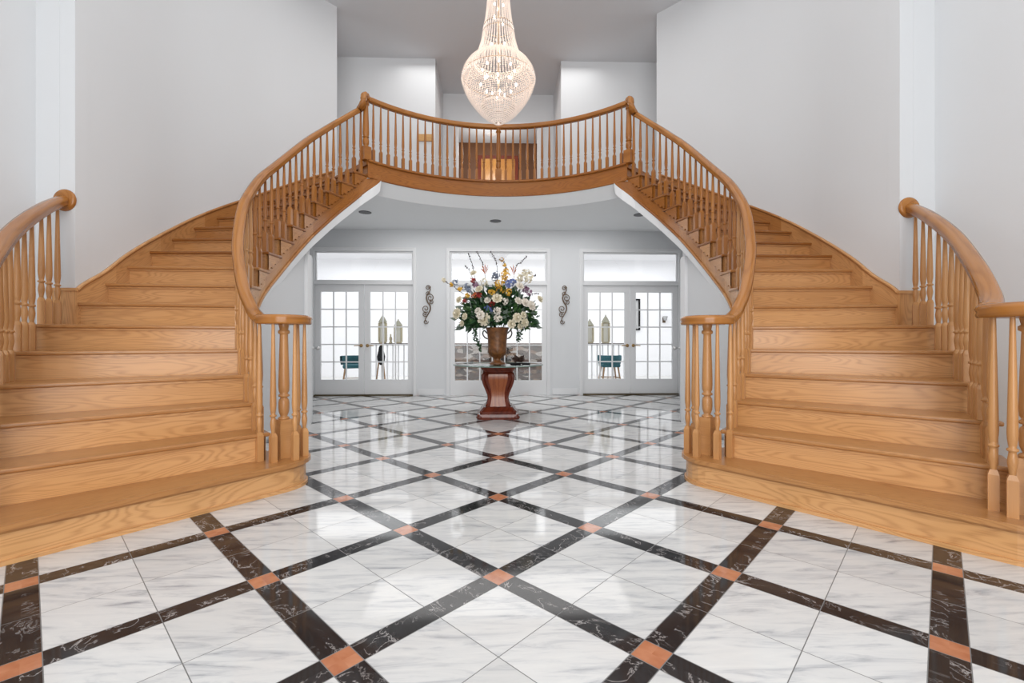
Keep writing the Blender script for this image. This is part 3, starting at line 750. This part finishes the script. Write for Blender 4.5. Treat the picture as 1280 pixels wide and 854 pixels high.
# bouquet
bq = empty('flower_bouquet', (TX, TY, TZ+.45), 'big mixed bouquet of cream, yellow and blue flowers standing in the brown urn', 'bouquet')
GREENS = [plain('leaf_dark', (.018,.065,.02), .5, vary=.4, bscale=20), plain('leaf_mid', (.06,.14,.04), .5, vary=.4, bscale=20), plain('leaf_grey', (.17,.22,.18), .6, vary=.3, bscale=20)]
PET = {'cream': plain('petal_cream', (.80,.74,.58), .6, vary=.12, bscale=30), 'white': plain('petal_white', (.85,.80,.72), .6, vary=.08, bscale=30), 'yellow': plain('petal_yellow', (.75,.44,.05), .6, vary=.3, bscale=40),
       'blue': plain('petal_blue', (.16,.22,.48), .6, vary=.3, bscale=40), 'red': plain('petal_red', (.38,.035,.03), .5, vary=.3, bscale=30), 'mauve': plain('petal_mauve', (.26,.14,.22), .6, vary=.3, bscale=40),
       'orange': plain('petal_orange', (.50,.13,.04), .5, vary=.3, bscale=30), 'slate': plain('petal_slate', (.20,.24,.32), .6, vary=.3, bscale=40)}
def bp(px, py, dy=0):           # metres in the bouquet plane from the position in the enlarged view
    x = (px-427)/6.1*.01075; z = 1.025+(425-(310+py/6.1))*.01075; return Vector((TX+x, TY+dy, z))
def leaf(m, p, d, l, w):
    d = d.normalized(); sd = d.cross(Vector((random.uniform(-1,1), random.uniform(-1,1), random.uniform(-1,1)))).normalized()
    nr = d.cross(sd)*.15*l
    m.face([p, p+d*l*.4+sd*w+nr, p+d*l, p+d*l*.4-sd*w+nr])
def bloom(kind, p, r, col):
    m = MB(); out = (p-Vector((TX, TY+.05, 1.25))); out.y -= .25; out.normalize()
    q = Vector((0,0,1)).rotation_difference(out)
    if kind == 'rose':
        for ringi, (n, rr, tl) in enumerate(((8,1.0,.25),(7,.78,.75),(5,.5,1.15),(3,.25,1.4))):
            for i in range(n):
                a = 2*PI*i/n+ringi*.5; dx = Vector((math.cos(a), math.sin(a), 0)); sd = Vector((-math.sin(a), math.cos(a), 0)); up_ = Vector((0,0,1))
                w = rr*2.6/n
                P0 = dx*.1; P1 = dx*rr*.6+up_*tl*.35; P2 = dx*rr*(1.0-.12*ringi)+up_*tl*.62
                rows = [[P0-sd*.1, P0, P0+sd*.1], [P1-sd*w, P1-up_*.08, P1+sd*w], [P2-sd*w*.7-up_*.05, P2+up_*.02, P2+sd*w*.7-up_*.05]]
                m.grid([[q @ (v*r)+p for v in row] for row in rows])
        m.blob(p+out*r*.6, r*.28, 6, 4)
    else:    # cluster of little florets
        for i in range(kind):
            v = Vector((random.gauss(0,1), random.gauss(0,1), random.gauss(0,1))).normalized()*r*random.uniform(.55,1)
            c = p+v; o = v.normalized(); qq = Vector((0,0,1)).rotation_difference(o)
            for j in range(5):
                a = 2*PI*j/5; dx = Vector((math.cos(a), math.sin(a), .35)); sd = Vector((-math.sin(a), math.cos(a), 0))
                m.face([c, c+qq @ (dx*.011-sd*.007), c+qq @ (dx*.018), c+qq @ (dx*.011+sd*.007)])
    return m
FLW = [('cream',(290,330),.045),('cream',(420,400),.058),('cream',(325,550),.075),('white',(300,520),.05),('white',(420,540),.048),('white',(422,490),.045),('white',(585,310),.05),('white',(575,415),.045),
       ('white',(625,430),.052),('white',(670,450),.058),('cream',(145,410),.042),('cream',(130,510),.062),('cream',(185,530),.04),('white',(350,410),.04),('cream',(565,540),.055),('cream',(612,520),.04),('cream',(622,575),.052),
       ('cream',(735,400),.045),('white',(280,490),.04),('cream',(248,215),.04),('cream',(162,580),.035),('white',(440,545),.03),('cream',(590,600),.04),('cream',(525,585),.05)]
for col, (a, b), r in FLW:
    bloom('rose', bp(a, b, random.uniform(-.27,-.17)), r*1.2, col).build('rose_bloom', PET[col], bq)
CL = [('cream',(650,240),.085,60),('cream',(580,245),.06,40),('cream',(625,215),.06,36),('yellow',(430,290),.055,40),('yellow',(440,335),.06,44),('yellow',(480,225),.055,36),('yellow',(470,260),.04,24),('yellow',(380,350),.04,24),('yellow',(505,350),.045,24),
      ('yellow',(200,372),.035,16),('yellow',(150,330),.03,12),('yellow',(475,150),.022,10),('yellow',(455,100),.022,10),('yellow',(485,185),.03,16),('blue',(510,290),.055,40),('blue',(535,270),.04,24),('blue',(370,480),.05,36),('blue',(345,468),.035,20),
      ('slate',(412,220),.05,30),('slate',(400,245),.04,20),('slate',(190,315),.05,26),('slate',(215,335),.04,20),('slate',(110,270),.035,16),('red',(385,437),.042,34),('red',(240,262),.032,22),('red',(290,372),.035,18),('red',(180,417),.032,18),
      ('mauve',(635,325),.045,30),('mauve',(655,350),.04,24),('cream',(325,270),.05,24),('yellow',(75,290),.025,10),('cream',(30,265),.028,12),('mauve',(260,300),.04,20),('orange',(250,370),.04,20),('white',(480,420),.04,18)]
for col, (a, b), r, n in CL:
    bloom(n, bp(a, b, random.uniform(-.25,-.10)), r*1.12, col).build('floret_cluster', PET[col], bq)
for a, b in ((330,180),(545,185)):
    m = MB(); p = bp(a, b, -.05)
    for i, (dx, dz) in enumerate(((-.07,.03),(-.05,.075),(-.005,.10),(.045,.085),(.065,.045),(-.045,-.01))):
        if b > 180 and i in (0, 5): continue
        q = Vector((dx, -.01*i, dz)); sd = Vector((.007,0,.004)); m.face([p-Vector((0,0,.05)), p+q*.5-sd, p+q, p+q*.5+sd]); m.face([p-Vector((0,0,.05)), p+q*.5+Vector((0,.008,0)), p+q, p+q*.5-Vector((0,.008,0))])
    m.build('bird_of_paradise_bloom', PET['orange'], bq)
TW = plain('twig', (.08,.06,.06), .7)
for pts in (((300,400),(245,200),(230,120),(200,50)),((360,420),(320,170),(300,100),(265,38)),((430,420),(420,170),(405,90),(368,32)),((520,420),(560,160),(600,115),(645,65)),((300,400),(215,190),(180,145)),((600,300),(680,230),(715,210)),((440,400),(485,190),(475,120),(440,95)),((380,420),(180,360),(80,290),(10,255)),((560,480),(650,380),(700,352),(735,350))):
    m = MB(); P = catmull([bp(a, b, -.03) for a, b in pts], 5); m.tube(P, .0028, 5)
    for p in P[6:]: 
        for _ in range(2): m.blob(p+Vector((random.uniform(-.01,.01),random.uniform(-.01,.01),random.uniform(-.01,.01))), .006, 5, 3, (1,1,1.5))
    m.build('twig', TW, bq)
for gi, (cnt, mat) in enumerate(((760,GREENS[0]),(420,GREENS[1]),(230,GREENS[2]))):
    m = MB()
    for _ in range(cnt):
        th = random.uniform(-.25, PI+.25); rr = random.uniform(.05, .42 if gi < 2 else .47)
        e = Vector((math.cos(th)*rr*1.12, random.uniform(-.24,.24)*(1-rr), max(-.06, math.sin(th)*rr*.98)))
        p = Vector((TX, TY, 1.27))+e; d = e+Vector((random.uniform(-.3,.3), random.uniform(-.4,.2), random.uniform(-.3,.3)))
        leaf(m, p, d, random.uniform(.07,.13), random.uniform(.016,.034))
    m.build('foliage', mat, bq)
for P in (((300,560),(265,600),(255,660),(270,710),(300,765)), ((560,570),(600,610),(590,660),(575,700)), ((280,560),(230,570),(205,600))):
    m = MB(); Q = catmull([bp(a, b, -.12) for a, b in P], 6); m.tube(Q, .003, 5)
    for p in Q:
        for _ in range(5): leaf(m, p+Vector((random.uniform(-.02,.02),random.uniform(-.02,.02),random.uniform(-.02,.02))), Vector((random.uniform(-1,1), random.uniform(-1,0), random.uniform(-.8,.3))), random.uniform(.03,.05), .014)
    m.build('ivy_trail', GREENS[0], bq)
m = MB()
for i in range(14):
    a = 2*PI*i/14; m.tube([(ux+.05*math.cos(a),TY+.05*math.sin(a),TZ+.42),(ux+.13*math.cos(a),TY+.10*math.sin(a),TZ+.62)], .004, 5)
m.build('stems', GREENS[1], bq)
# dark ornament on the table
orn = empty('bow_ornament', (TX+.29, TY-.1, TZ), 'dark brown ruffled ornament on a flat black tray, on the glass table', 'ornament')
m = MB(); m.box(TX+.16, TX+.30, TY-.19, TY-.07, TZ, TZ+.022); m.box(TX+.315, TX+.42, TY-.17, TY-.05, TZ, TZ+.02); m.build('tray', BLACK, orn, bevel=.004)
m = MB()
for i in range(26):
    a = random.uniform(0, 2*PI); p = Vector((TX+.285+random.uniform(-.04,.04), TY-.11, TZ+.03+random.uniform(0,.04)))
    leaf(m, p, Vector((math.cos(a)*1.2, math.sin(a)*.6, random.uniform(.1,1.0))), random.uniform(.06,.11), .022)
m.build('ruffles', plain('dark_brown_felt', (.045,.022,.016), .7), orn)
# =================================================================== WALL SCROLLS
def scroll(x, label):
    o = empty('wall_scroll', (x, YW, 1.65), label, 'wall decoration', 'pair of metal scrolls on the rear wall')
    y = YW-.022
    def spiral(cx, cz, r0, a0, turns, cwd, end=.2):
        return [(x+cx+r0*(1-(1-end)*f)*math.cos(a0+cwd*2*PI*turns*f), y, cz+r0*(1-(1-end)*f)*math.sin(a0+cwd*2*PI*turns*f)) for f in [i/24 for i in range(25)]]
    m = MB(); S = [(x+.02,y,2.02),(x+.035,y,1.95),(x-.01,y,1.87),(x-.035,y,1.80),(x-.01,y,1.72),(x+.03,y,1.66),(x+.035,y,1.58),(x-.01,y,1.49),(x-.05,y,1.42),(x-.06,y,1.36)]
    m.tube(catmull(S, 6), .0095, 8, True, lambda f: .6+.7*math.sin(f*PI)); m.build('stem', BRONZE, o)
    m = MB()
    for a in ((-.005,1.985,.048,.0,1.4,1),( -.045,1.36,.045,.2,1.3,-1),(.035,1.80,.07,2.2,1.4,-1),(.05,1.72,.045,2.0,1.3,-1),(-.045,1.60,.07,-1,1.4,-1),(-.06,1.50,.045,-1,1.3,-1),(.0,1.88,.045,-2,1.2,-1)):
        m.tube(spiral(*a), .0075, 6)
    m.build('scrollwork', BRONZE, o)
scroll(-1.29, 'dark metal scroll on the rear wall left of the flowers'); scroll(1.225, 'dark metal scroll on the rear wall right of the flowers')
# =================================================================== small fittings
for (x, y, lab) in ((-2.12,7.32,'black recessed downlight in the lower ceiling, near the left staircase'),(-.05,7.79,'black recessed downlight in the lower ceiling above the flowers'),(2.29,7.33,'black recessed downlight in the lower ceiling, near the right staircase')):
    dl = empty('downlight', (x, y, HC), lab, 'downlight', 'recessed lights in the lower ceiling')
    m = MB(); m.lathe([(.086,HC-.004),(.086,HC-.003),(.0,HC-.003)], (x,y,0), 20); m.build('aperture', BLACK, dl)
    m = MB(); m.lathe([(.086,HC-.006),(.097,HC-.006),(.099,HC)], (x,y,0), 20); m.build('ring', plain('dark_ring', (.04,.04,.045), .4), dl)
ul = empty('downlight', (-.17, 10.72, 5.86), 'lit round downlight in the ceiling of the brown room upstairs', 'downlight')
m = MB(); m.lathe([(.085,5.852),(.0,5.852)], (-.17,10.72,0), 20); m.build('lens', plain('lit_lens', (1,1,1), .4, em=(1,.95,.85), es=6), ul)
m = MB(); m.lathe([(.085,5.85),(.105,5.85),(.105,5.86)], (-.17,10.72,0), 20); m.build('ring', TRIM, ul)
m = MB(); m.box(-1.45,-1.16,8.175,8.2,4.575,4.70); o = m.build('wooden_plaque', wood('pine', (.7,.42,.17),(.6,.33,.11),(.4,.2,.06)), bevel=.006, offset=(-1.3,8.19,4.64)); tag(o, 'small pale wooden plaque on the upstairs wall behind the left balusters', 'plaque')
dr = empty('door_7', (0,11.2,FL)); struct(dr)
DW = wood('golden_oak_door', (.55,.28,.06), (.42,.17,.035), (.25,.09,.02), .3)
m = MB(); m.box(-.42,.40,11.15,11.2,FL,5.45); m.build('leaf', DW, dr)
m = MB()
for a, b in ((-.36,-.03),(.01,.34)):
    for c, d_ in ((3.6,4.3),(4.4,5.3)): m.box(a, b, 11.135,11.15,c,d_)
m.build('panels', DW, dr, bevel=.01)
m = MB(); m.box(-.5,-.42,11.14,11.2,FL,5.45); m.box(.40,.48,11.14,11.2,FL,5.45); m.box(-.5,.48,11.14,11.2,5.45,5.53); m.build('casing', CHERRY, dr)
# =================================================================== THINGS IN THE ROOM BEHIND THE GLASS
m = MB(); m.box(-1.5,1.5,10.3,10.6,0,.90); o = m.build('stone_wall', STONE, offset=(0,10.45,0)); tag(o, 'low wall of brown and pale rubble stone beyond the middle window', 'stone wall')
m = MB(); m.box(-1.55,1.55,10.25,10.65,.903,.95); o = m.build('stone_coping', plain('dark_coping', (.12,.08,.06), .6), offset=(0,10.45,.9)); tag(o, 'dark flat coping lying on the low stone wall', 'coping')
WHITE = plain('white_paint', (.82,.82,.83), .4)
for s, nm in ((-1,'left'),(1,'right')):
    x0, x1 = 1.60, 2.95; r = empty('guard_rail', (s*2.3,10.45,0), 'white railing with a dark top rail beyond the %s glass doors' % nm, 'railing')
    m = MB(); m.box(x0,x1,10.40,10.5,.905,.95); m.build('top_rail', plain('dark_rail', (.07,.05,.045), .4), r, mirror=s < 0)
    m = MB(); m.box(x0,x1,10.42,10.48,.06,.11); m.build('bottom_rail', WHITE, r, mirror=s < 0)
    for i in range(11):
        x = x0+.05+i*.125; m = MB(); m.box(x-.014,x+.014,10.436,10.464,.0 if i in (0,10) else .11,.905); m.build('spindle', WHITE, r, mirror=s < 0)
LAN = plain('aged_cream_wood', (.46,.40,.27), .6, vary=.3, bscale=10)
def lantern(x, h, lab):
    z = .95; y = 10.45
    o = empty('lantern', (x, y, z), lab, 'lantern', 'pointed lanterns on the dark rail'); w = .075
    m = MB(); m.box(x-w,x+w,y-.045,y+.045,z,z+.03)
    for a in (-1, 1): m.box(x+a*w-.018, x+a*w+.018, y-.045, y+.045, z+.03, z+h*.7)
    m.box(x-w,x+w,y-.045,y+.045,z+h*.68,z+h*.72); m.build('frame', LAN, o)
    m = MB(); m.box(x-w+.018,x+w-.018,y-.008,y+.008,z+.03,z+h*.7); m.build('glass_panel', plain('frosted_panel', (.74,.72,.64), .4), o)
    m = MB(); m.lathe([(w*1.35,z+h*.72),(w*1.1,z+h*.78),(w*.6,z+h*.88),(w*.2,z+h*.95),(.012,z+h*.97),(.016,z+h*.985),(.001,z+h)], (x,y,0), 4, False); m.build('spire', plain('lantern_spire', (.30,.29,.22), .6), o)
lantern(-2.63, .66, 'taller pointed cream lantern beyond the left glass doors'); lantern(-2.28, .55, 'shorter pointed cream lantern beyond the left glass doors')
lantern(2.10, .56, 'shorter pointed cream lantern beyond the right glass doors'); lantern(2.47, .66, 'taller pointed cream lantern beyond the right glass doors')
m = MB(); m.lathe([(.04,.95),(.035,.97),(.02,1.0),(.035,1.04),(.03,1.08),(.012,1.11),(.02,1.14),(.0,1.165)], (-2.45,10.45,0), 12); o = m.build('figurine', LAN, offset=(-2.45,10.45,.95)); tag(o, 'small pale figurine between the two left lanterns', 'figurine')
TEAL = plain('teal_fabric', (.015,.10,.125), .8, vary=.2, bscale=30); LEG = wood('chair_leg', (.42,.26,.13),(.33,.19,.09),(.2,.1,.05))
def chair(x, y, rz, lab):
    o = empty('teal_chair', (x, y, 0), lab, 'chair', 'teal chairs beyond the glass doors')
    Rz = Matrix.Rotation(rz, 3, 'Z')
    def tr(m):
        m.v = [tuple(Rz @ Vector(p)+Vector((x, y, 0))) for p in m.v]; return m
    m = MB(); m.box(-.2,.2,-.2,.2,.43,.51); tr(m).build('seat', TEAL, o, bevel=.03)
    m = MB(); n = 12
    m.grid([[((.21+t_)*math.sin(a), .0+(.21+t_)*math.cos(a)-.0, z) for a in [-1.9+3.8*i/n for i in range(n+1)]] for t_, z in ((.0,.50),(.02,.60),(.01,.68),(.03,.69),(.05,.68),(.05,.60),(.03,.50))])
    tr(m).build('backrest', TEAL, o)
    for a, b in ((-1,-1),(1,-1),(1,1),(-1,1)):
        m = MB(); m.tube([(a*.15,b*.15,.435),(a*.215,b*.215,.0)], .018, 8, True, lambda f: 1.1-.45*f); tr(m).build('leg', LEG, o)
    m = MB(); m.tube([(-.185,-.185,.2),(.185,-.185,.2),(.185,.185,.2),(-.185,.185,.2),(-.185,-.185,.2)], .009, 6); tr(m).build('stretcher', LEG, o)
chair(-3.08, 9.75, .3, 'teal chair with splayed wooden legs beyond the left glass doors'); chair(2.45, 10.0, PI, 'teal chair with splayed wooden legs beyond the right glass doors')
ea = empty('easel', (-2.55,10.0,0), 'slim wooden easel with black cloth hung on it beyond the left glass doors', 'easel')
for p in (((-2.66,9.95,0),(-2.55,10.0,.95)),((-2.44,9.95,0),(-2.55,10.0,.95)),((-2.55,10.2,0),(-2.55,10.02,.95))):
    m = MB(); m.tube(p, .016, 8); m.build('leg', LEG, ea)
m = MB(); m.lathe([(.03,.90),(.05,.86),(.06,.78),(.09,.66),(.08,.58),(.04,.5),(.02,.48)], (-2.55,9.99,0), 10); m.build('black_cloth', BLACK, ea)
m = MB(); m.box(3.86,3.90,12.95,13,1.3,2.2); m.box(4.02,4.06,12.95,13,1.3,2.2); m.box(3.90,4.02,12.95,13,2.16,2.2); m.box(3.90,4.02,12.95,13,1.3,1.34); pf = m.build('picture_frame', BLACK, offset=(3.96,12.98,1.3)); tag(pf, 'narrow black picture frame on the white wall beyond the right glass doors', 'picture frame')
m = MB(); m.box(3.90,4.02,12.985,12.995,1.34,2.16); m.build('picture', plain('pale_print', (.6,.6,.6), .6), pf)
sc_ = empty('wall_lamp', (4.76,12.95,1.6), 'small grey wall lamp beyond the right glass doors', 'lamp')
m = MB(); m.box(4.72,4.80,12.97,13,1.52,1.68); m.build('back_plate', BRONZE, sc_)
m = MB(); m.lathe([(.04,1.58),(.07,1.70),(.068,1.70),(.038,1.585)], (4.76,12.88,0), 14); m.build('lamp_shade', plain('grey_shade', (.4,.4,.4), .6), sc_)
m = MB(); m.tube([(4.76,12.975,1.56),(4.76,12.9,1.55),(4.76,12.88,1.59)], .01, 6); m.build('arm', BRONZE, sc_)
# =================================================================== CAMERA
cam = bpy.data.cameras.new('camera'); co = bpy.data.objects.new('camera', cam); C.objects.link(co)
cam.sensor_width = 36; cam.lens = 36*570/1280; cam.shift_y = -2/1280; cam.clip_start = .02
co.location = (0, 0, 1.025); co.rotation_euler = (PI/2, 0, math.radians(-1.7))
bpy.context.scene.camera = co
# =================================================================== LIGHT
def arealight(name, loc, size, power, rot=(0,0,0), col=(1,1,1), sy=None):
    l = bpy.data.lights.new(name, 'AREA'); l.energy = power; l.size = size; l.color = col
    if sy: l.shape = 'RECTANGLE'; l.size_y = sy
    o = bpy.data.objects.new(name, l); C.objects.link(o); o.location = loc; o.rotation_euler = rot; return o
w = bpy.data.worlds.new('world'); bpy.context.scene.world = w; w.use_nodes = True
w.node_tree.nodes['Background'].inputs[0].default_value = (1,.99,.98,1); w.node_tree.nodes['Background'].inputs[1].default_value = 1.2
arealight('entrance_fill', (0,-2.2,2.6), 3.9, 235, (math.radians(90),0,0), (1,.99,.98), 4.8)  # added area lamp behind the camera, fills the foyer from the front
arealight('ceiling_fill', (0,3.0,5.95), 5.5, 92, (0,0,0), (1,.985,.965), 6)  # large unseen fill over the foyer, no real fitting
arealight('upper_hall_fill', (0,7.6,5.95), 3.5, 25, (0,0,0), (1,.98,.95), .9)  # added fill for the upstairs hall, no fitting there
arealight('lower_hall_fill', (0,7.3,HC-.03), 4.0, 28, (0,0,0), (1,.985,.97), 1.2)  # added fill under the lower ceiling, apart from the black downlights
arealight('sunroom_fill', (0,11.0,3.2), 10, 170, (0,0,0), (.97,.99,1), 3)  # area lamp added below the sunroom ceiling to brighten the room
sl = bpy.data.lights.new('study_fill', 'POINT'); sl.energy = 38; sl.color = (1,.95,.9); sl.shadow_soft_size = .25  # bare point lamp added to lift the brown room and its ceiling
so = bpy.data.objects.new('study_fill', sl); C.objects.link(so); so.location = (-.15,10.2,5.15)
pl = bpy.data.lights.new('chandelier_glow', 'POINT'); pl.energy = 3; pl.color = (1,.85,.7); pl.shadow_soft_size = .12
po = bpy.data.objects.new('chandelier_glow', pl); C.objects.link(po); po.location = (0,4.5,3.6)
sc = bpy.context.scene
sc.view_settings.view_transform = 'Standard'; sc.view_settings.look = 'None'; sc.view_settings.exposure = .06; sc.view_settings.gamma = 1
try:
    sc.cycles.use_denoising = True; sc.cycles.max_bounces = 8
except Exception: pass
